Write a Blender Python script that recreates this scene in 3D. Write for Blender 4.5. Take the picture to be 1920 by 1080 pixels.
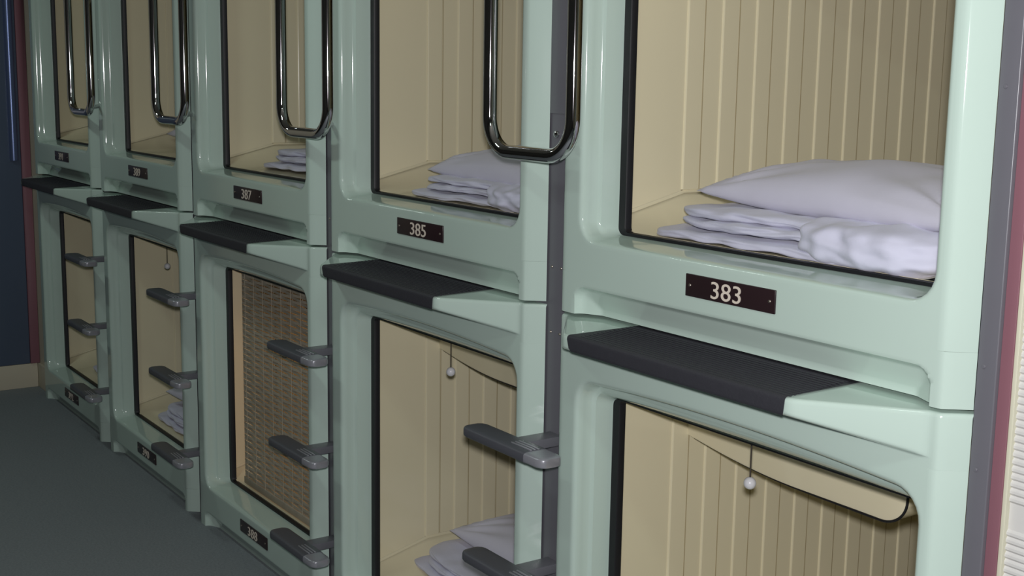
import bpy, bmesh, math, random
from mathutils import Vector, Matrix, noise

# ------------------------------------------------------------------ clear
for o in list(bpy.data.objects):
    bpy.data.objects.remove(o, do_unlink=True)
S = bpy.context.scene
COL = S.collection
random.seed(4)

# ------------------------------------------------------------------ camera
CAM = Vector((1.1386, -1.6494, 1.651))
RIGHT = Vector((0.56483125, 0.82505341, 0.0158911))
UP = Vector((-0.14115469, 0.07762531, 0.98693955))
FWD = Vector((-0.81304428, 0.5596974, -0.16030535))
cd = bpy.data.cameras.new('camera')
cd.sensor_width = 36.0
cd.lens = 36.0 * 2347.3 / 1920.0
cd.clip_start = 0.02
cam = bpy.data.objects.new('camera', cd)
COL.objects.link(cam)
M = Matrix((RIGHT, UP, -FWD)).transposed().to_4x4()
M.translation = CAM
cam.matrix_world = M
S.camera = cam

# ------------------------------------------------------------------ world, light, exposure
w = bpy.data.worlds.new('world')
S.world = w
w.use_nodes = True
w.node_tree.nodes['Background'].inputs[0].default_value = (0.6, 0.75, 0.9, 1)
w.node_tree.nodes['Background'].inputs[1].default_value = 0.02
S.view_settings.view_transform = 'Standard'
S.view_settings.look = 'None'
S.view_settings.gamma = 1.0
S.view_settings.use_curve_mapping = False
S.view_settings.exposure = 0.0

def spot(name, loc, d, power, radius, angle, blend, col):
    l = bpy.data.lights.new(name, 'SPOT')
    l.energy = power; l.shadow_soft_size = radius
    l.spot_size = math.radians(angle); l.spot_blend = blend; l.color = col
    o = bpy.data.objects.new(name, l); COL.objects.link(o)
    o.location = loc
    o.rotation_euler = Vector(d).to_track_quat('-Z', 'Y').to_euler()
    return o

def area(name, loc, sx, sy, power, col):
    l = bpy.data.lights.new(name, 'AREA')
    l.shape = 'RECTANGLE'; l.size = sx; l.size_y = sy; l.energy = power; l.color = col
    o = bpy.data.objects.new(name, l); COL.objects.link(o)
    o.location = loc
    return o

# the photographer's flash, just above the lens
spot('camera_flash', CAM + UP * 0.07 - FWD * 0.01, FWD, 180.0, 0.03, 115, 0.6, (1.0, 0.98, 1.0))
# unseen fill lights added at ceiling height for soft ambient light
for i, lx in enumerate((0.4, -2.2, -4.6)):
    area('ceiling_fill_light', (lx, -1.15, 2.56), 0.5, 0.12, 5.0, (0.85, 1.0, 0.93))

# ------------------------------------------------------------------ materials
def srgb(r, g, b):
    f = lambda c: (c / 255 / 12.92) if c / 255 <= 0.04045 else ((c / 255 + 0.055) / 1.055) ** 2.4
    return (f(r), f(g), f(b), 1)

def mat(name, col, rough=0.5, metal=0.0, spec=0.5, var=0.0, scale=20.0, bump=0.0, bscale=80.0, coat=0.0, sheen=0.0):
    m = bpy.data.materials.new(name); m.use_nodes = True
    nt = m.node_tree; b = nt.nodes['Principled BSDF']
    b.inputs['Base Color'].default_value = col
    b.inputs['Roughness'].default_value = rough
    b.inputs['Metallic'].default_value = metal
    b.inputs['Specular IOR Level'].default_value = spec
    b.inputs['Coat Weight'].default_value = coat
    b.inputs['Coat Roughness'].default_value = 0.06
    b.inputs['Sheen Weight'].default_value = sheen
    tc = nt.nodes.new('ShaderNodeTexCoord')
    if var > 0:
        n = nt.nodes.new('ShaderNodeTexNoise'); n.inputs['Scale'].default_value = scale
        n.inputs['Detail'].default_value = 5
        nt.links.new(tc.outputs['Object'], n.inputs['Vector'])
        mx = nt.nodes.new('ShaderNodeMix'); mx.data_type = 'RGBA'
        mx.inputs[6].default_value = tuple(c * (1 - var) for c in col[:3]) + (1,)
        mx.inputs[7].default_value = tuple(min(1, c * (1 + var)) for c in col[:3]) + (1,)
        nt.links.new(n.outputs['Fac'], mx.inputs[0])
        nt.links.new(mx.outputs[2], b.inputs['Base Color'])
    if bump > 0:
        n2 = nt.nodes.new('ShaderNodeTexNoise'); n2.inputs['Scale'].default_value = bscale
        n2.inputs['Detail'].default_value = 4
        nt.links.new(tc.outputs['Object'], n2.inputs['Vector'])
        bp = nt.nodes.new('ShaderNodeBump'); bp.inputs['Strength'].default_value = bump
        bp.inputs['Distance'].default_value = 0.002
        nt.links.new(n2.outputs['Fac'], bp.inputs['Height'])
        nt.links.new(bp.outputs['Normal'], b.inputs['Normal'])
    return m

MINT = mat('mint_moulded_plastic', srgb(190, 209, 199), 0.07, 0, 0.5, 0.02, 3)
CREAM = mat('cream_moulded_plastic', srgb(226, 217, 186), 0.12, 0, 0.4, 0.02, 4)
RUBBER = mat('black_rubber_gasket', srgb(22, 22, 26), 0.5, 0, 0.4)
TREAD = mat('black_ribbed_tread', srgb(52, 52, 58), 0.6, 0, 0.4, 0.1, 60, 0.3, 300)
POST = mat('grey_painted_steel', srgb(104, 103, 110), 0.33, 0.0, 0.6, 0.04, 12)
RUNG = mat('grey_aluminium', srgb(160, 160, 168), 0.3, 0.35, 0.5, 0.04, 20)
RUNGT = mat('dark_grey_rubber', srgb(84, 85, 92), 0.42, 0, 0.5, 0.05, 40)
CHROME = mat('polished_chrome', (0.62, 0.60, 0.62, 1), 0.05, 1.0)
PLATE = mat('dark_brown_engraved_plastic', srgb(44, 31, 34), 0.3, 0, 0.5)
INK = mat('ivory_lettering', srgb(222, 210, 196), 0.5)
BRASS = mat('steel_screw', srgb(170, 160, 150), 0.3, 0.9)
FABRIC = mat('white_cotton', srgb(202, 202, 220), 0.9, 0, 0.1, 0.03, 8, 0.9, 26, sheen=0.2)
PILLOW = mat('white_pillowcase', srgb(200, 198, 212), 0.9, 0, 0.1, 0.03, 8, 0.6, 16, sheen=0.2)
CARPET = mat('blue_grey_carpet', srgb(138, 144, 148), 0.95, 0, 0.1, 0.25, 120, 0.8, 400)
NAVY = mat('navy_door_paint', srgb(84, 96, 116), 0.3, 0, 0.5, 0.06, 4)
MAROON = mat('maroon_trim', srgb(132, 90, 100), 0.55, 0, 0.4, 0.05, 10)
BEIGE = mat('beige_wall_paint', srgb(204, 196, 176), 0.7, 0, 0.3, 0.03, 6)
RIBBED = mat('off_white_ribbed_wall', srgb(202, 201, 198), 0.6, 0, 0.3, 0.02, 6)
TRIMC = mat('pale_yellow_edge_trim', srgb(206, 204, 182), 0.5)
CEIL = mat('off_white_ceiling', srgb(150, 150, 140), 0.8, 0, 0.2, 0.03, 6)
DARKW = mat('dark_corridor_wall', srgb(60, 58, 56), 0.6, 0, 0.3, 0.05, 5)
BAMBOO = mat('woven_bamboo_slats', srgb(172, 163, 145), 0.6, 0, 0.3, 0.18, 30)
CORD = mat('dark_cotton_cord', srgb(60, 54, 46), 0.8)
TAN = mat('light_wood_edge', srgb(196, 150, 108), 0.5)
IVORY = mat('white_plastic_knob', srgb(215, 215, 218), 0.25)
RIBSHADE = mat('painted_rib_shade', srgb(178, 164, 130), 0.6)  # darker cream, shade painted along the far edge of each rib

# ------------------------------------------------------------------ helpers
class MB:
    def __init__(s): s.v = []; s.f = []
    def add(s, vs, fs):
        n = len(s.v); s.v += [tuple(v) for v in vs]; s.f += [tuple(i + n for i in f) for f in fs]; return n
    def box(s, x0, x1, y0, y1, z0, z1):
        s.add([(x0,y0,z0),(x1,y0,z0),(x1,y1,z0),(x0,y1,z0),(x0,y0,z1),(x1,y0,z1),(x1,y1,z1),(x0,y1,z1)],
              [(0,3,2,1),(4,5,6,7),(0,1,5,4),(1,2,6,5),(2,3,7,6),(3,0,4,7)])
    def grid(s, rows, flip=False):
        n = len(rows[0]); vs = [p for r in rows for p in r]; fs = []
        for i in range(len(rows) - 1):
            for j in range(n - 1):
                q = (i*n+j, i*n+j+1, (i+1)*n+j+1, (i+1)*n+j)
                fs.append(q[::-1] if flip else q)
        s.add(vs, fs)
    def rings(s, rs, cap0=False, cap1=False, flip=False):
        n = len(rs[0]); vs = [p for r in rs for p in r]; fs = []
        for i in range(len(rs) - 1):
            for j in range(n):
                k = (j + 1) % n
                q = (i*n+j, i*n+k, (i+1)*n+k, (i+1)*n+j)
                fs.append(q[::-1] if flip else q)
        if cap0: fs.append(tuple(range(n))[::-1] if not flip else tuple(range(n)))
        if cap1:
            b = (len(rs) - 1) * n
            fs.append(tuple(range(b, b+n)) if not flip else tuple(range(b, b+n))[::-1])
        s.add(vs, fs)
    def tube(s, pts, r, n=16, caps=True):
        pts = [Vector(p) for p in pts]; rs = []
        t = (pts[1] - pts[0]).normalized()
        a = t.orthogonal().normalized()
        for i, p in enumerate(pts):
            if i == 0: d = pts[1] - pts[0]
            elif i == len(pts) - 1: d = pts[-1] - pts[-2]
            else: d = (pts[i+1] - pts[i]).normalized() + (pts[i] - pts[i-1]).normalized()
            d.normalize()
            a = (a - d * a.dot(d)).normalized(); b = d.cross(a)
            rs.append([p + (a * math.cos(2*math.pi*k/n) + b * math.sin(2*math.pi*k/n)) * r for k in range(n)])
        s.rings(rs, caps, caps)
    def ball(s, c, r, nu=24, nv=14, sc=(1,1,1)):
        rs = []
        for i in range(1, nv):
            th = math.pi * i / nv
            rs.append([(c[0]+r*sc[0]*math.sin(th)*math.cos(2*math.pi*k/nu), c[1]+r*sc[1]*math.sin(th)*math.sin(2*math.pi*k/nu), c[2]+r*sc[2]*math.cos(th)) for k in range(nu)])
        s.rings(rs, True, True, flip=True)
    def build(s, name, m, parent=None, sharp=35, smooth=True, bevel=0, loc=None, recalc=True):
        me = bpy.data.meshes.new(name); me.from_pydata(s.v, [], s.f); me.validate()
        bm = bmesh.new(); bm.from_mesh(me)
        bmesh.ops.remove_doubles(bm, verts=bm.verts, dist=1e-6)
        if recalc: bmesh.ops.recalc_face_normals(bm, faces=bm.faces)
        if bevel:
            es = [e for e in bm.edges if len(e.link_faces) == 2 and e.calc_face_angle(0) > math.radians(40)]
            bmesh.ops.bevel(bm, geom=es, offset=bevel, segments=3, profile=0.5, affect='EDGES')
        for f in bm.faces: f.smooth = smooth
        for e in bm.edges:
            if len(e.link_faces) == 2 and e.calc_face_angle(0) > math.radians(sharp): e.smooth = False
        bm.to_mesh(me); bm.free()
        me.materials.append(m)
        o = bpy.data.objects.new(name, me); COL.objects.link(o)
        if parent: o.parent = parent
        if loc: o.location = loc
        return o

def tag(o, label, cat, group=None, kind=None):
    if label: o['label'] = label
    if cat: o['category'] = cat
    if group: o['group'] = group
    if kind: o['kind'] = kind
    return o

def thing(name, loc, label, cat, group=None):
    o = bpy.data.objects.new(name, None); COL.objects.link(o); o.location = loc
    o.empty_display_size = 0.1
    return tag(o, label, cat, group)

def copy_tree(o, parent=None):
    c = o.copy(); COL.objects.link(c)
    if parent: c.parent = parent
    for ch in list(o.children): copy_tree(ch, c)
    return c

def struct(mb, name, m, **k):
    o = mb.build(name, m, **k); o['kind'] = 'structure'; return o

# ------------------------------------------------------------------ the place
PITCH = 1.12
TIER = 1.165
XE = -5.75            # end wall
b = MB(); b.box(XE, 3.2, -2.35, 2.2, -0.08, 0.0); struct(b, 'floor', CARPET)
b = MB(); b.box(XE, 3.2, -2.35, 2.2, 2.62, 2.70); struct(b, 'ceiling', CEIL)
b = MB(); b.box(XE, 3.2, -2.45, -2.352, 0, 2.62); struct(b, 'wall_back', DARKW)
b = MB(); b.box(XE - 0.1, XE - 0.002, -2.35, 2.2, 0, 2.62); struct(b, 'wall_left', BEIGE)
b = MB(); b.box(3.2, 3.3, -2.35, 2.2, 0, 2.62); struct(b, 'wall_far_right', BEIGE)
b = MB(); b.box(XE, -5.527, 0.0, 0.05, 0.13, 2.62); struct(b, 'wall_front', BEIGE)
b = MB(); b.box(-5.527, 0.0, 0.01, 0.05, 2.335, 2.62); struct(b, 'trim_3', BEIGE)
# baseboards
b = MB(); b.box(XE, XE + 0.012, -2.35, -0.013, 0, 0.13); struct(b, 'baseboard_left', BEIGE, bevel=0.002)
b = MB(); b.box(XE, -5.527, -0.012, 0.05, 0, 0.13); struct(b, 'baseboard_front', BEIGE, bevel=0.002)
# navy door in the end wall, with its maroon frame
b = MB(); b.box(XE, XE + 0.02, -0.049, -0.002, 0.132, 2.4); b.box(XE, XE + 0.02, -1.10, -1.05, 0.132, 2.4)
b.box(XE, XE + 0.02, -1.10, -0.002, 2.4, 2.45); struct(b, 'trim_4', MAROON, bevel=0.002)
b = MB(); b.box(XE, XE + 0.012, -1.05, -0.05, 0.132, 2.4)
door = struct(b, 'door_1', NAVY, bevel=0.002)
b = MB()  # glossy round tube added to catch the flash as a bright vertical line
b.tube([(XE+0.014, -0.085, 1.22), (XE+0.014, -0.085, 2.35)], 0.022, 24)
b.build('door_highlight_tube', mat('polished_navy_tube', srgb(110, 125, 165), 0.3, 0.6), door)

# right-hand ribbed wall with its trims and end post
b = MB(); b.box(0.0, 0.034, 0.0, 0.05, 0.0, 2.62); endpost = struct(b, 'trim_1', POST, bevel=0.002)
b = MB(); b.box(0.034, 0.055, 0.008, 0.05, 0.0, 2.62); struct(b, 'trim_2', MAROON, bevel=0.001)
b = MB()
prof = []
z = 0.0
def blk(z):   # plain bands between ribbed courses
    return (z - 0.988) % 0.42 < 0.042
while z < 2.62:
    if blk(z): prof += [(z, 0.0)]; z += 0.0105
    else: prof += [(z, 0.0), (z + 0.0035, -0.0032), (z + 0.0075, -0.0032)]; z += 0.0118
prof.append((2.62, 0.0))
X0, X1 = 0.062, 3.2
b.grid([[(X0, 0.02 + y, z), (X1, 0.02 + y, z)] for z, y in prof])
b.box(X0, X1, 0.022, 0.08, 0, 2.62)
struct(b, 'wall_right', RIBBED, smooth=False, recalc=False)
b = MB(); b.box(0.055, 0.062, 0.010, 0.06, 0, 2.62); struct(b, 'trim_5', TRIMC, bevel=0.001)
def screw(x, y, z, parent, r=0.004, m=BRASS):
    s = MB()
    s.rings([[(x + rr*math.cos(2*math.pi*k/12), yy, z + rr*math.sin(2*math.pi*k/12)) for k in range(12)] for rr, yy in ((r, y), (r, y-0.001), (r*0.75, y-0.002), (r*0.2, y-0.0022))], False, True)
    return s.build('screw', m, parent)
for z in (1.239, 1.076, 1.66, 0.6, 0.15, 2.1): screw(0.012, 0.0, z, endpost, 0.0035, POST)

# ------------------------------------------------------------------ panel geometry (bay-local: x from -1.045 to 0, z from 0)
XL, XR = -1.045, 0.0
FY = -0.04
def gprof(x):
    """side flange profile: depth of the panel face across x"""
    def fl(d, wdt):
        if d <= 0: return 0.0
        t = d / wdt
        if t < 0.82: return FY * t * 1.14
        u = min(1, (t - 0.82) / 0.28)
        return FY * (0.935 + 0.065 * (1 - (1-u)**2))
    return max(fl(XR - x, 0.036), fl(x - XL, 0.042))

def rrect(x0, x1, z0, z1, r, y, arch=0.0, nc=7, ne=14, xs=None):
    pts = []
    def arc(cx, cz, a0):
        for i in range(nc):
            a = a0 + math.pi/2 * i/(nc-1); pts.append((cx + r*math.cos(a), cz + r*math.sin(a)))
    def edge(p, q):
        for i in range(1, ne): t = i/ne; pts.append((p[0]+(q[0]-p[0])*t, p[1]+(q[1]-p[1])*t))
    arc(x0+r, z0+r, math.pi); edge(pts[-1], (x1-r, z0))
    arc(x1-r, z0+r, -math.pi/2); edge(pts[-1], (x1, z1-r))
    arc(x1-r, z1-r, 0); edge(pts[-1], (x0+r, z1))
    arc(x0+r, z1-r, math.pi/2); edge(pts[-1], (x0, z0+r))
    out = []
    xc, hw, zm = (x0+x1)/2, (x1-x0)/2, (z0+z1)/2
    for x, zz in pts:
        if arch and zz > zm:
            t = (zz - zm) / (z1 - zm)
            zz += arch * (1 - ((x-xc)/hw)**2) * t
        out.append((x, y, zz))
    return out

def opening_panel(mb):
    z0, z1 = 0.09, 1.07
    R = []
    for ins, yy in ((0.0, 0.0), (0.010, -0.0125), (0.020, -0.025), (0.030, -0.0365), (0.034, -0.0385), (0.038, -0.0396), (0.044, -0.04)):
        R.append(rrect(XL + ins*1.12, XR - ins, z0, z1, 0.0004, yy))
    A = 0.016
    def ring(x0, x1, a0, a1, r, y, arch): R.append(rrect(x0, x1, a0, a1, r, y, arch))
    R.append(rrect(XL + 0.056, XR - 0.0455, z0 + 0.004, z1 - 0.004, 0.004, FY))
    ring(-0.962, -0.048, 0.148, 1.037, 0.062, -0.040, A)
    ring(-0.957, -0.050, 0.155, 1.031, 0.058, -0.040, A)
    ring(-0.952, -0.054, 0.1575, 1.028, 0.054, -0.0393, A)
    ring(-0.948, -0.058, 0.1595, 1.024, 0.050, -0.0368, A)
    ring(-0.945, -0.060, 0.1615, 1.021, 0.047, -0.032, A)
    ring(-0.9435, -0.062, 0.16271, 1.017, 0.044, -0.020, A)
    ring(-0.942, -0.063, 0.16433, 1.012, 0.040, -0.004, A*0.9)
    ring(-0.940, -0.065, 0.16474, 1.006, 0.036, 0.0, A*0.8)
    ring(-0.934, -0.071, 0.16514, 0.998, 0.028, 0.004, A*0.6)
    ring(-0.931, -0.074, 0.16676, 0.990, 0.022, 0.02, A*0.4)
    ring(-0.927, -0.078, 0.1700, 0.978, 0.016, 0.052, 0.0)
    ring(-0.927, -0.078, 0.1700, 0.978, 0.016, 0.060, 0.0)
    mb.rings(R)

def xcols():
    xs = [XL, XL+0.011, XL+0.022, XL+0.03, XL+0.034, XL+0.038, XL+0.042, XL+0.046, XL+0.05]
    n = 150
    xs += [XL+0.05 + (XR-0.045 - XL-0.05) * i/n for i in range(1, n)]
    xs += [XR-0.045, XR-0.040, XR-0.036, XR-0.033, XR-0.030, XR-0.02, XR-0.01, XR]
    return xs

def recess_strip(mb):
    """slanted toe recess along the bottom of each front panel"""
    zs = [0.0, 0.004, 0.012] + [0.012 + 0.052 * i/16 for i in range(1, 16)] + [0.064, 0.068, 0.074, 0.082, 0.09]
    rows = []
    for z in zs:
        row = []
        for x in xcols():
            dl, dr, dt = x + 0.965, -0.052 - x, 0.063 - z
            # rounded top corners
            R = 0.035
            def sd(a, b):
                if a < R and b < R: return R - math.hypot(R - a, R - b)
                return min(a, b)
            d = min(sd(dl, dt), sd(dr, dt))
            if d <= 0: rec = 0.0
            else:
                s = min(1, d / 0.012); s = s*s*(3-2*s)
                rec = 0.014 * s + 0.024 * min(1, max(0, d - 0.002) / 0.05)
            row.append((x, max(gprof(x), min(0.0, FY + rec)), z))
        rows.append(row)
    rows.insert(0, [(x, 0.03, 0.0) for x in xcols()])
    mb.grid(rows)

def P_of(x):
    l = (x + 0.990) / 0.140; r = (-0.048 - x) / 0.200
    t = max(0.0, min(l, r))
    if t >= 1: return 1.0
    k = 0.10                       # rounded nose corners
    if t > 1 - k:
        u = (t - (1 - k)) / k
        return (1 - k) + k * (u - u*u/2) * 1.0 + 0.0 if u < 1 else 1 - k/2
    return t
def Pn(x):
    return min(1.0, P_of(x) / 0.95) if P_of(x) < 0.95 else 1.0

def brow_profile(x, off=0.0):
    P = Pn(x); D = 0.11 * P; g = gprof(x)
    yf = g - D - off
    zt = 1.161 - 0.008 * P + off
    zl = 1.088 + 0.036 * P - off
    pts = [(g, 1.07), (g, 1.086 - off), (yf, zl), (yf, zt), (0.022, 1.161 + off)]
    out = [pts[0]]
    for i in (1, 2, 3):
        a, c, d = Vector(pts[i-1]), Vector(pts[i]), Vector(pts[i+1])
        r = (0.004, 0.007, 0.009)[i-1]
        l1, l2 = (a-c).length, (d-c).length
        r1, r2 = min(r, l1*0.45), min(r, l2*0.45)
        u = (a-c).normalized() if l1 > 1e-6 else Vector((0, 0)); v = (d-c).normalized() if l2 > 1e-6 else Vector((0, 0))
        p0, p1 = c + u*r1, c + v*r2
        for k in range(6):
            t = k/5
            q = p0*(1-t)**2 + c*2*t*(1-t) + p1*t*t
            out.append((q.x, q.y))
    out.append(pts[-1])
    return out

def brow_strip(mb):
    cols = [[(x, y, z) for y, z in brow_profile(x)] for x in xcols()]
    mb.grid(cols)

def tread_mesh():
    mb = MB()
    cols = []
    n = 90
    for i in range(n+1):
        u = i / n
        col = []
        # edges pull in slightly towards the back
        base = brow_profile(-0.5, 0.0022)
        for (yy, zz) in base[9:]:
            t = max(0, min(1, (yy + 0.15) / 0.17))
            xl = -0.838 + 0.036 * min(1, t*3) - 0.006*t; xr = -0.246 + 0.016 * t
            if zz < 1.135: xl += (1.135 - zz) * 0.9; xr -= (1.135-zz)*0.3
            x = xl + (xr - xl) * u
            P = Pn(x)
            y2 = yy
            ymin = gprof(x) - 0.11*P - 0.0022
            col.append((x, max(yy, ymin), zz))
        cols.append(col)
    mb.grid(cols)
    # fine ribs running along the tread
    for k in range(14):
        yy = -0.142 + k * 0.0105
        zz = 1.161 - 0.008 * min(1, max(0, (-(yy) - 0.02) / 0.13)) + 0.0022
        mb.box(-0.806, -0.244, yy, yy + 0.004, zz - 0.001, zz + 0.0008)
    return mb

def plain_strip(mb):
    rows = []
    for y_off, z in ((0, 1.07), (0, 1.10), (0, 1.15), (0, 1.158), (1, 1.161)):
        rows.append([(x, gprof(x) if not y_off else 0.03, z) for x in xcols()])
    mb.grid(rows)

def number_mesh(txt, height):
    cu = bpy.data.curves.new('digits', 'FONT')
    cu.body = txt; cu.size = height * 1.37; cu.align_x = 'CENTER'; cu.align_y = 'BOTTOM_BASELINE'
    cu.extrude = 0.0006; cu.resolution_u = 6; cu.space_character = 1.02
    cu.offset = 0
    t = bpy.data.objects.new('digits', cu); COL.objects.link(t)
    bpy.context.view_layer.update()
    me = bpy.data.meshes.new_from_object(t.evaluated_get(bpy.context.evaluated_depsgraph_get()))
    bpy.data.objects.remove(t, do_unlink=True)
    me.materials.clear(); me.materials.append(INK)
    return me

# ---- interior shell
WX0, WX1 = -0.962, -0.083
def wall_line(y):                   # height of the wall's foot
    if y < 0.26: return 0.200 + (0.250 - 0.200) * max(0, (y - 0.06)) / 0.20
    return 0.250
def shell_mesh():
    mb = MB()
    # floor with a sloping cove at either wall
    ys = [0.06, 0.09, 0.12, 0.16, 0.20, 0.24, 0.26, 0.30] + [0.3 + 1.7*i/16 for i in range(1, 17)]
    us = [0, 0.01, 0.03, 0.06, 0.09, 0.12, 0.15, 0.18]
    xs = [WX0 - 0.006] + [WX0 + u for u in us] + [WX0 + 0.18 + (WX1 - WX0 - 0.36)*i/8 for i in range(1, 8)] + [WX1 - u for u in us[::-1]] + [WX1 + 0.006]
    def fz(x, y):
        d = max(0.0, min(x - WX0, WX1 - x))
        t = max(0, 1 - d/0.13)
        return 0.168 + (wall_line(y) - 0.168) * (0.35*t + 0.65*t*t) + 0.012*min(1, (y-0.06)/0.3)*(1-t)
    mb.grid([[(x, y, fz(x, y)) for x in xs] for y in ys])
    top = 1.075
    for X, sg in ((WX0, 1), (WX1, -1)):
        mb.grid([[(X, y, wall_line(y) + 0.006) for y in ys], [(X + 0.0015*sg, y, wall_line(y) + 0.0025) for y in ys], [(X + 0.005*sg, y, wall_line(y) - 0.0005) for y in ys]])
    # left & right walls (with a little bright bead at the foot)
    for X, sgn in ((WX0, 1), (WX1, -1)):
        ya = [y for y in ys if y < 0.25] + [0.252]; yb = [0.252] + [y for y in ys if y > 0.25]
        mb.grid([[(X, y, wall_line(y) + 0.0062) for y in ya], [(X, y, top) for y in ya]])
        mb.grid([[(X - 0.006*sgn, y, 0.246) for y in yb], [(X - 0.006*sgn, y, top) for y in yb]])
    mb.add([(WX0-0.004, 0.06, top), (WX1+0.004, 0.06, top), (WX1+0.004, 2.0, top), (WX0-0.004, 2.0, top)], [(0,1,2,3)])
    mb.add([(WX0-0.004, 2.0, 0.16), (WX1+0.004, 2.0, 0.16), (WX1+0.004, 2.0, top), (WX0-0.004, 2.0, top)], [(0,1,2,3)])
    # bulkhead behind the opening
    o = rrect(-0.970, -0.075, 0.150, 1.08, 0.0004, 0.061); i = rrect(-0.916, -0.088, 0.1775, 0.975, 0.010, 0.061)
    mb.rings([o, i])
    return mb
def ribs_mesh(side, shade_strips=False):
    """raised vertical planks moulded into a side wall"""
    mb = MB()
    sgn, X = ((1, WX0) if side else (-1, WX1))
    r = [(0.0, 0.2525, 0)]
    for k in range(16):
        y0 = 0.252 + 0.1052 * k; y1 = y0 + 0.048
        r += [(0.0, y0, 0), (0.003, y0 + 0.0012, 0), (0.0042, y0 + 0.0036, 0), (0.0042, y1, 0), (-0.0052, y1 + 0.0004, 0), (-0.0052, y1 + 0.0032, 0), (0.0, y1 + 0.0034, 0)]
    r.append((0.0, 1.97, 0))
    def P(a, yy, z): return (X + sgn*a, yy, z)
    if shade_strips:  # thin darker strips standing in for the shade line behind each rib
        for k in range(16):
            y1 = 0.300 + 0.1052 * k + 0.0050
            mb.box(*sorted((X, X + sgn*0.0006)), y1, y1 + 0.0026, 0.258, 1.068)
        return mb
    rows = [[P(-0.006, yy, 0.254) for a, yy, _ in r], [P(a, yy, 0.257) for a, yy, _ in r], [P(a, yy, 1.07) for a, yy, _ in r]]
    mb.grid(rows)
    return mb
def gasket_mesh():
    mb = MB()
    # black rubber edging: wide on the jambs, thin along sill and head
    mb.rings([rrect(-0.930, -0.075, 0.1695, 0.980, 0.018, 0.050), rrect(-0.928, -0.077, 0.1703, 0.979, 0.017, 0.047),
              rrect(-0.907, -0.098, 0.1765, 0.9775, 0.012, 0.047), rrect(-0.905, -0.100, 0.177, 0.977, 0.011, 0.050),
              rrect(-0.905, -0.100, 0.177, 0.977, 0.011, 0.064)])
    return mb

# ---- console under the capsule ceiling (cream, dark edge)
def console_meshes():
    """moulded canopy hanging from the capsule ceiling, its right end rounded"""
    x0, x1, zt = WX0 - 0.003, -0.335, 1.074
    y0, y1 = 0.30, 0.52
    prof = []
    n = 40
    for i in range(n + 1):
        x = x0 + (x1 - 0.06 - x0) * i / n
        t = (x - x0) / (x1 - 0.06 - x0)
        prof.append((x, 0.852 - 0.034 * math.sin(min(1, t*1.6)*math.pi/2) - 0.004*t))
    zc = prof[-1][1]
    for i in range(1, 13):
        a = -math.pi/2 + math.pi/2 * i/12
        prof.append((x1 - 0.06 + 0.06*math.cos(a), zc + 0.055 + 0.055*math.sin(a)))
    prof.append((x1 + 0.004, 0.96)); prof.append((x1 + 0.004, zt))
    face, edge = MB(), MB()
    # front face bulges forward slightly
    rows = []
    for x, zz in prof:
        rows.append([(x, y0 + 0.0 - 0.010*math.sin(math.pi*min(1, (q))), zz + (zt - zz)*q) for q in (0, .15, .3, .5, .7, .85, 1)])
    face.grid(rows)
    face.grid([[(x, y0, zz), (x, y1, zz)] for x, zz in prof])
    face.add([(x0, y1, 0.85), (x1, y1, 0.82), (x1, y1, zt), (x0, y1, zt)], [(0, 1, 2, 3)])
    pts = [(x, y0 - 0.001, zz) for x, zz in prof[2:]]
    pv = [Vector(p) for p in pts]; rs = []
    for i, p in enumerate(pv):
        d = (pv[min(i+1, len(pv)-1)] - pv[max(i-1, 0)]).normalized(); a = Vector((0, 1, 0)); bb = d.cross(a)
        r = 0.0004 + 0.0024*min(1, max(0, i - 6)/28)
        rs.append([p + (a*math.cos(2*math.pi*q/8) + bb*math.sin(2*math.pi*q/8))*r for q in range(8)])
    edge.rings(rs, True, True)
    return face, edge

# ------------------------------------------------------------------ build one lower and one upper capsule
def build_capsule(kind):
    t = thing('sleeping_capsule', (0, 0, 0), 'x', 'sleeping capsule', 'moulded mint green sleeping capsules in two tiers')
    fp = MB()
    recess_strip(fp); opening_panel(fp)
    (brow_strip if kind == 'lower' else plain_strip)(fp)
    f = fp.build('front_panel', MINT, t, sharp=38)
    shell_mesh().build('interior_shell', CREAM, t, sharp=50)
    for side in (1, 0):
        ln = ribs_mesh(side).build('ribbed_wall_lining', CREAM, t, sharp=16)
        ribs_mesh(side, True).build('rib_shade_strips', RIBSHADE, ln)
    gasket_mesh().build('opening_gasket', RUBBER, t, sharp=50)
    fa, ed = console_meshes()
    c = fa.build('ceiling_canopy', CREAM, t, sharp=50)
    ed.build('canopy_edging', RUBBER, c)
    if kind == 'lower':
        s = tread_mesh().build('step_tread', TREAD, t, sharp=60)
        s['label'] = 'black ribbed tread on the moulded step'
    # number plate
    pm = MB(); pm.box(-0.6126, -0.3815, -0.0435, -0.0395, 0.092, 0.135)
    pl = pm.build('number_plate', PLATE, t, bevel=0.0012)
    for sx in (-0.600, -0.394): screw(sx, -0.0435, 0.1135, pl, 0.0032)
    return t
def add_number(cap, txt):
    pl = [c for c in cap.children if c.name.startswith('number_plate')][0]
    o = bpy.data.objects.new('room_number', number_mesh(txt, 0.0335)); COL.objects.link(o)
    o.parent = pl; o.scale = (1.22, 1, 1); o.rotation_euler = (math.pi/2, 0, 0); o.location = (-0.503, -0.0440, 0.0970)
    o['label'] = 'ivory engraved capsule number'
def add_cord(cap):
    s = MB()
    s.box(-0.572, -0.518, 0.078, 0.092, 0.966, 0.9685); br = s.build('cord_bracket', RUBBER, cap, bevel=0.0008)
    s = MB(); s.tube([(-0.545, 0.085, 0.963), (-0.545, 0.085, 0.895)], 0.0016, 8)
    cdo = s.build('pull_cord', CORD, cap)
    s = MB(); s.ball((-0.545, 0.085, 0.885), 0.0125)
    s.build('cord_knob', IVORY, cdo)

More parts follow.
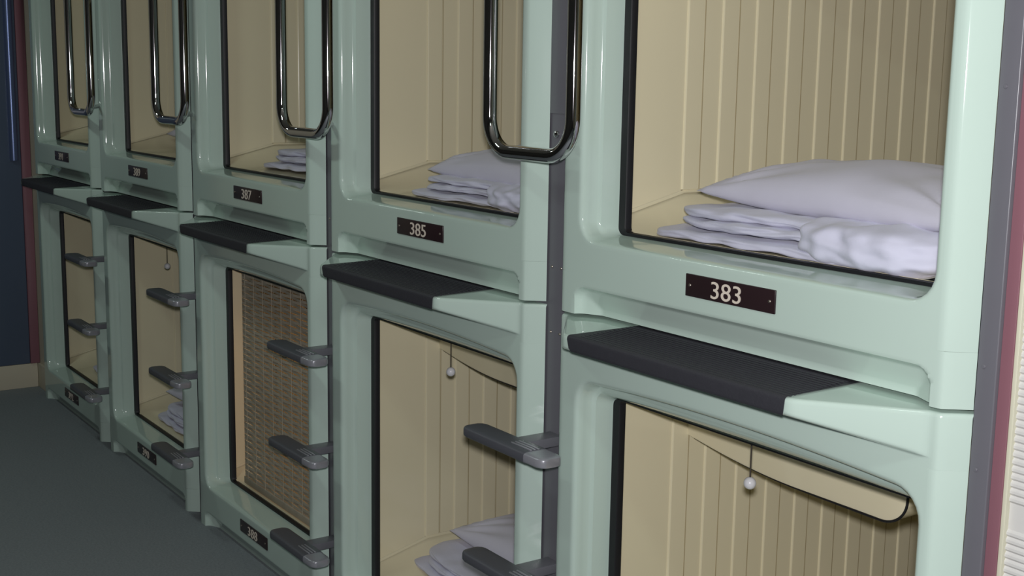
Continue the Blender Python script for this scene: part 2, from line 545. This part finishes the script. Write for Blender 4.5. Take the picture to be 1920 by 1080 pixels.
proto = {'lower': build_capsule('lower'), 'upper': build_capsule('upper')}
LAB = {
    (0, 'upper'): ('383', 'mint green sleeping capsule numbered 383, top tier, nearest the white ribbed wall, white pillow inside'),
    (0, 'lower'): (None, 'mint green sleeping capsule directly beneath number 383, empty, white pull cord knob in its opening'),
    (1, 'upper'): ('385', 'mint green sleeping capsule numbered 385, top tier, second from the white ribbed wall'),
    (1, 'lower'): (None, 'mint green sleeping capsule directly beneath number 385, open, bedding low inside'),
    (2, 'upper'): ('387', 'mint green sleeping capsule numbered 387, top tier, directly above the closed woven blind'),
    (2, 'lower'): ('388', 'mint green sleeping capsule directly beneath number 387, closed with a woven blind'),
    (3, 'upper'): ('389', 'mint green sleeping capsule in the top tier, fourth from the white ribbed wall'),
    (3, 'lower'): ('390', 'mint green sleeping capsule in the bottom tier, between the blind and the last column'),
    (4, 'upper'): ('391', 'mint green sleeping capsule in the top tier, farthest along beside the navy door wall'),
    (4, 'lower'): ('392', 'mint green sleeping capsule in the bottom tier, farthest along beside the navy door wall'),
}
caps = {}
for (k, tier), (num, lab) in LAB.items():
    first = proto[tier] if k == 0 else copy_tree(proto[tier])
    caps[(k, tier)] = first
for (k, tier), (num, lab) in LAB.items():
    c = caps[(k, tier)]
    c.location = (-PITCH * k, 0, TIER + 0.003 if tier == 'upper' else 0.0)
    c['label'] = lab
    if num: add_number(c, num)
    if tier == 'lower' and k in (0, 1, 3): add_cord(c)

# ------------------------------------------------------------------ ladders: post + rungs + grab handle
def rung_meshes():
    cxr = -1.082
    def bar(x0, x1, y0, y1, z0, z1, tl, tr):
        """rounded bar along x with tapered ends"""
        s = MB(); rings = []
        n = 24
        hy, hz, yc, zc = (y1-y0)/2, (z1-z0)/2, (y0+y1)/2, (z0+z1)/2
        st = [(x0, .55), (x0+0.003, .74), (x0+0.010, .90), (x0+0.022, 1.0)] if tl else [(x0, 1.0)]
        st += [(x1-0.022, 1.0), (x1-0.010, .90), (x1-0.003, .74), (x1, .55)] if tr else [(x1, 1.0)]
        for x, sc in st:
            ring = []
            for k in range(n):
                a = 2*math.pi*k/n; ca, sa = math.cos(a), math.sin(a)
                e = 0.45
                yy = math.copysign(abs(ca)**e, ca) * hy * sc; zz = math.copysign(abs(sa)**e, sa) * hz * (sc*0.5+0.5)
                ring.append((x, yc + yy, zc + zz))
            rings.append(ring)
        s.rings(rings, True, True); return s
    return (bar(-1.240, -0.985, -0.152, -0.086, -0.012, 0.015, True, False),
            bar(-0.985, -0.922, -0.151, -0.087, -0.011, 0.014, False, True))

def build_ladder():
    t = thing('ladder', (-PITCH, 0, 0), 'x', 'ladder', 'grey ladders between the capsule columns')
    t.location = (0, 0, 0)
    s = MB(); s.box(-1.165, -1.015, 0.003, 0.05, 0.0, 2.615); s.build('upright_post', POST, t, bevel=0.002)
    cov, cap = rung_meshes()
    first = None
    for z in (0.255, 0.555, 0.857):
        if first is None:
            r = cov.build('rung', RUNGT, t, sharp=60)
            cp = cap.build('rung_end_cap', RUNG, r, sharp=60); cp['label'] = 'bare grey metal end of the rung'
            s = MB(); s.box(-1.098, -1.050, -0.10, 0.003, -0.010, 0.012); s.build('rung_bracket', POST, r, bevel=0.002)
            s = MB()
            for q in (-0.132, -0.122, -0.112): s.box(-1.06, -0.985, q, q + 0.004, 0.0140, 0.0168)
            s.build('grip_ridge', RUNG, r, bevel=0.0006)
            first = r
        else:
            r = copy_tree(first, t)
        r.location = (0, 0, z)
    for z in (1.249, 1.100):
        for x in (-1.104, -1.070): screw(x, 0.003, z, t, 0.003)
    # grab handle
    yl, zb, R, rt = -0.094, 1.505, 0.078, 0.0157
    xl, xr = -1.220, -0.912
    zt = 2.24
    pts = [(xl, yl, zt - R)]
    m = 24
    pts += [(xl, yl, zt - R - (zt - R - zb - R) * i/m) for i in range(1, m+1)]
    for i in range(1, 13):
        a = math.pi + math.pi/2*i/12; pts.append((xl + R + R*math.cos(a), yl, zb + R + R*math.sin(a)))
    pts += [(xl + R + (xr - xl - 2*R)*i/6, yl, zb) for i in range(1, 7)]
    for i in range(1, 13):
        a = -math.pi/2 + math.pi/2*i/12; pts.append((xr - R + R*math.cos(a), yl, zb + R + R*math.sin(a)))
    pts += [(xr, yl, zb + R + (zt - R - zb - R)*i/m) for i in range(1, m+1)]
    for i in range(1, 13):
        a = math.pi/2*i/12; pts.append((xr - R + R*math.cos(a), yl, zt - R + R*math.sin(a)))
    pts += [(xr - R - (xr - xl - 2*R)*i/6, yl, zt) for i in range(1, 7)]
    for i in range(1, 12):
        a = math.pi/2 + math.pi/2*i/12; pts.append((xl + R + R*math.cos(a), yl, zt - R + R*math.sin(a)))
    pv = [Vector(p) for p in pts]
    s = MB(); rs = []
    N = len(pv); n = 28
    for i, p in enumerate(pv):
        d = (pv[(i+1) % N] - pv[i-1]).normalized(); a = Vector((0, 1, 0)); bb = d.cross(a)
        rs.append([p + (a*math.cos(2*math.pi*q/n) + bb*math.sin(2*math.pi*q/n))*rt for q in range(n)])
    rs.append(rs[0]); s.rings(rs)
    h = s.build('grab_handle', CHROME, t, sharp=80)
    h['label'] = 'polished chrome tube grab handle'
    for z in (1.528, 2.205):
        s = MB(); s.tube([(-0.940, -0.094, z), (-1.040, 0.003, z + 0.006)], 0.008, 14); s.build('handle_stay', CHROME, h)
    s = MB(); s.box(-1.118, -1.048, -0.001, 0.0035, 1.590, 2.16); s.build('mounting_plate', POST, h, bevel=0.001)
    s = MB(); s.ball((-1.094, 0.000, 1.545), 0.0085, sc=(1, 0.7, 1)); s.build('bolt', CHROME, h)
    return t
lad0 = build_ladder()
ll = ['grey ladder with chrome handle between capsules 383 and 385, nearest the viewer',
      'grey ladder with chrome handle just right of the woven blind',
      'grey ladder with chrome handle just left of the woven blind',
      'grey ladder with chrome handle nearest the navy door at the far end of the row']
for k in range(4):
    L = lad0 if k == 0 else copy_tree(lad0)
    L.location = (-PITCH*k, 0, 0); L['label'] = ll[k]

# ------------------------------------------------------------------ woven blind in the capsule below 387
BX = -2*PITCH
bl = thing('woven_blind', (BX, 0.085, 0.19), 'woven bamboo roller blind pulled shut in the capsule below 387, warm light at its edge', 'blind')
s = MB()
bx0, bx1 = -0.868, -0.086
NR = 68; ph = 0.785/NR; NS = 96; wn = 10
for r in range(NR):
    zc = 0.012 + ph*(r + 0.5)
    h = ph*0.40; th = 0.0009; rings = []
    for i in range(NS+1):
        x = bx0 + (bx1-bx0)*i/NS
        y = 0.0028*math.sin(math.pi*(x - bx0)/(bx1-bx0)*wn*1.0 + (math.pi if r % 2 else 0))
        dz = 0.0006*math.sin(x*37 + r)
        rings.append([(x, y-th, zc-h+dz), (x, y-th, zc+h+dz), (x, y+th, zc+h+dz), (x, y+th, zc-h+dz)])
    s.rings(rings, True, True)
s.build('slat_mat', BAMBOO, bl, sharp=50)
s = MB()
for i in range(wn):
    x = bx0 + (bx1-bx0)*(i + 0.5)/wn + (bx1-bx0)/wn*0.5*0
    for sy in (-0.004, 0.004):
        s.tube([(x - 0.004, sy, 0.005), (x-0.004, sy, 0.80)], 0.0011, 6)
s.build('warp_cord', BAMBOO, bl)
s = MB(); s.box(bx0 - 0.002, bx1, -0.005, 0.005, -0.016, 0.010); s.build('bottom_rail', BAMBOO, bl, bevel=0.002)
s = MB(); s.tube([(bx0, 0.02, 0.80), (bx1, 0.02, 0.80)], 0.018, 16); s.build('roller', TAN, bl)
# reading lamp glow inside that occupied capsule
pl = bpy.data.lights.new('capsule_reading_lamp', 'POINT'); pl.energy = 1.6; pl.color = (1.0, 0.55, 0.27); pl.shadow_soft_size = 0.05
po = bpy.data.objects.new('capsule_reading_lamp', pl); COL.objects.link(po); po.location = (BX - 0.45, 0.75, 0.85)

# ------------------------------------------------------------------ bedding
def nz(x, y, z, s=1.0): return noise.noise(Vector((x*s, y*s, z*s)))
def cushion(mb, c, h, e, amp, fr, seed, n=34, fn=None):
    """rounded soft slab: superellipsoid from a cube grid, displaced by noise"""
    def P(u, v, wv):
        p = Vector((u, v, wv))
        m = (abs(u)**e + abs(v)**e + abs(wv)**e) ** (1/e)
        q = p / m
        d = amp * nz(q.x*fr[0] + seed, q.y*fr[1] + seed, q.z*fr[2])
        q = Vector((q.x*h[0], q.y*h[1], q.z*h[2])) + Vector((q.x*0.5, q.y, q.z)) * d
        if fn: q = fn(q)
        return (c[0]+q.x, c[1]+q.y, c[2]+q.z)
    ts = [math.tan((-1 + 2*i/n)*math.pi/4) for i in range(n+1)]
    for ax in range(3):
        for sg in (-1, 1):
            rows = []
            for a in ts:
                row = []
                for bb in ts:
                    q = [0, 0, 0]; q[ax] = sg; q[(ax+1) % 3] = a; q[(ax+2) % 3] = bb
                    row.append(P(*q))
                rows.append(row)
            mb.grid(rows, flip=(sg < 0))

def duvet_mesh(seed, wide=1.0):
    """folded quilt: three layered folds on the left, wrapped end on the right (local origin at floor, left front)"""
    s = MB()
    rnd = random.Random(seed)
    # layered folds: thin long slabs, converging to the right
    spec = [(0.000, 0.020, -0.055, 0.70), (0.019, 0.020, 0.012, 0.64), (0.038, 0.021, 0.0, 0.66)]
    for i, (z0, th, x0, L) in enumerate(spec):
        L *= wide
        cx = x0 + L/2
        def f(q, i=i, L=L):
            t = q.x / L + 0.5
            q.z += 0.010*math.sin(t*2.6 + i*0.5) * (1 if i else 0.4) + 0.006*t*i + 0.004*nz(q.x*9+seed, q.y*7, i*3.1)
            q.y += 0.010*nz(q.x*6+seed, i*5.0, 0.3)
            return q
        cushion(s, (cx, 0.20 + 0.006*i, z0 + th/2 + 0.002), (L/2, 0.19 - 0.006*i, th/2*1.12), 5.0, 0.006, (5, 3, 1.5), seed + i*7, 44, f)
    # wrapped right end, with creases that run down its front
    def g(q):
        cre = 0.0034*math.sin((q.x*95 + q.z*60) + 3*nz(q.x*8, q.z*8, seed)) * (1 if q.y < 0 else 0.3)
        q.y -= cre * (0.6 + 0.4*nz(q.x*10, seed, q.z*10)); q.z += 0.005*nz(q.x*9+seed, q.y*9, 2.2)
        return q
    cushion(s, (0.385*wide + 0.155, 0.195, 0.040), (0.175, 0.203, 0.044), 3.6, 0.010, (4, 4, 2), seed+40, 56, g)
    return s.build('folded_duvet', FABRIC, None, sharp=80)

def pillow_mesh(seed):
    s = MB(); n = 60
    hx, hy, T = 0.345, 0.19, 0.070
    for sg in (1, -1):
        rows = []
        for i in range(n+1):
            row = []
            for j in range(n+1):
                u = -1 + 2*i/n; v = -1 + 2*j/n
                x = hx*u*(1 - 0.07*(1-v*v)**1 * abs(u)**3); y = hy*v*(1 - 0.10*(1-u*u) * abs(v)**3)
                e = (1-u*u)*(1-v*v)
                z = T * max(0, e)**0.42
                # creases radiating from the corners
                cr = 0
                for cu, cv in ((-1, -1), (1, -1), (-1, 1), (1, 1)):
                    du, dv = (u-cu)*hx, (v-cv)*hy
                    rr = math.hypot(du, dv); an = math.atan2(abs(dv), abs(du))
                    cr += 0.011*math.sin(an*17 + seed + cu*2)*math.exp(-rr/0.14)*min(1, rr/0.03)
                z += cr * min(1, e*6) * (1 if sg > 0 else .5) + 0.006*nz(x*7+seed, y*7, 1.3) * min(1, e*4)
                if sg < 0: z *= 0.55
                z = sg*z
                z += 0.006*nz(x*4 + seed, y*4, 7.7)
                row.append((x, y, z))
            rows.append(row)
        s.grid(rows, flip=(sg < 0))
    return s.build('pillow', PILLOW, None, sharp=80)

D0, P0 = duvet_mesh(3), pillow_mesh(1)
D1, P1 = duvet_mesh(11), pillow_mesh(5)
def place(o, k, tier, x, y, z, rot=(0, 0, 0), label='', cat='', grp=None, sc=None, first=False):
    c = o if first else o.copy()
    if not first: COL.objects.link(c)
    c.location = (-PITCH*k + x, y, (TIER+0.003 if tier == 'upper' else 0) + z)
    c.rotation_euler = rot
    if sc: c.scale = sc
    tag(c, label, cat, grp); return c
GD, GP = 'folded white duvets in the capsules', 'white pillows in the capsules'
fz = 0.170
place(D0, 0, 'upper', -0.845, 0.066, fz, (0, 0, -0.03), 'thick folded white duvet under the pillow in capsule 383', 'duvet', GD, first=True)
place(P0, 0, 'upper', -0.440, 0.31, 0.277, (0.06, 0.012, -0.08), 'plump white pillow on the folded duvet in capsule 383', 'pillow', GP, first=True)
place(D1, 1, 'upper', -0.79, 0.075, fz, (0, 0, 0), 'folded white duvet under the pillow in capsule 385', 'duvet', GD, first=True, sc=(1, 1, 0.85))
place(P1, 1, 'upper', -0.45, 0.32, 0.254, (0.05, 0.0, -0.10), 'white pillow on the folded duvet in capsule 385', 'pillow', GP, first=True)
place(D0, 2, 'upper', -0.81, 0.13, fz + 0.004, (0, 0, 0.05), 'folded white duvet just visible inside capsule 387', 'duvet', GD)
place(P1, 3, 'upper', -0.55, 0.42, 0.250, (0, 0, 0.05), 'white pillow inside the top tier capsule fourth from the ribbed wall', 'pillow', GP)
place(D1, 1, 'lower', -0.915, 0.16, fz + 0.02, (0, 0, 0), 'folded white duvet inside the open capsule beneath 385', 'duvet', GD)
place(P0, 1, 'lower', -0.52, 0.46, 0.285, (0, 0.03, -0.05), 'white pillow inside the open capsule beneath 385', 'pillow', GP)
place(D0, 3, 'lower', -0.80, 0.09, fz, (0, 0, 0), 'folded white duvet in the bottom capsule left of the woven blind', 'duvet', GD)
place(P0, 3, 'lower', -0.42, 0.34, 0.300, (0, 0, 0.05), 'white pillow in the bottom capsule left of the woven blind', 'pillow', GP)
place(D1, 4, 'lower', -0.78, 0.12, fz, (0, 0, 0), 'folded white duvet in the bottom capsule at the far end', 'duvet', GD)
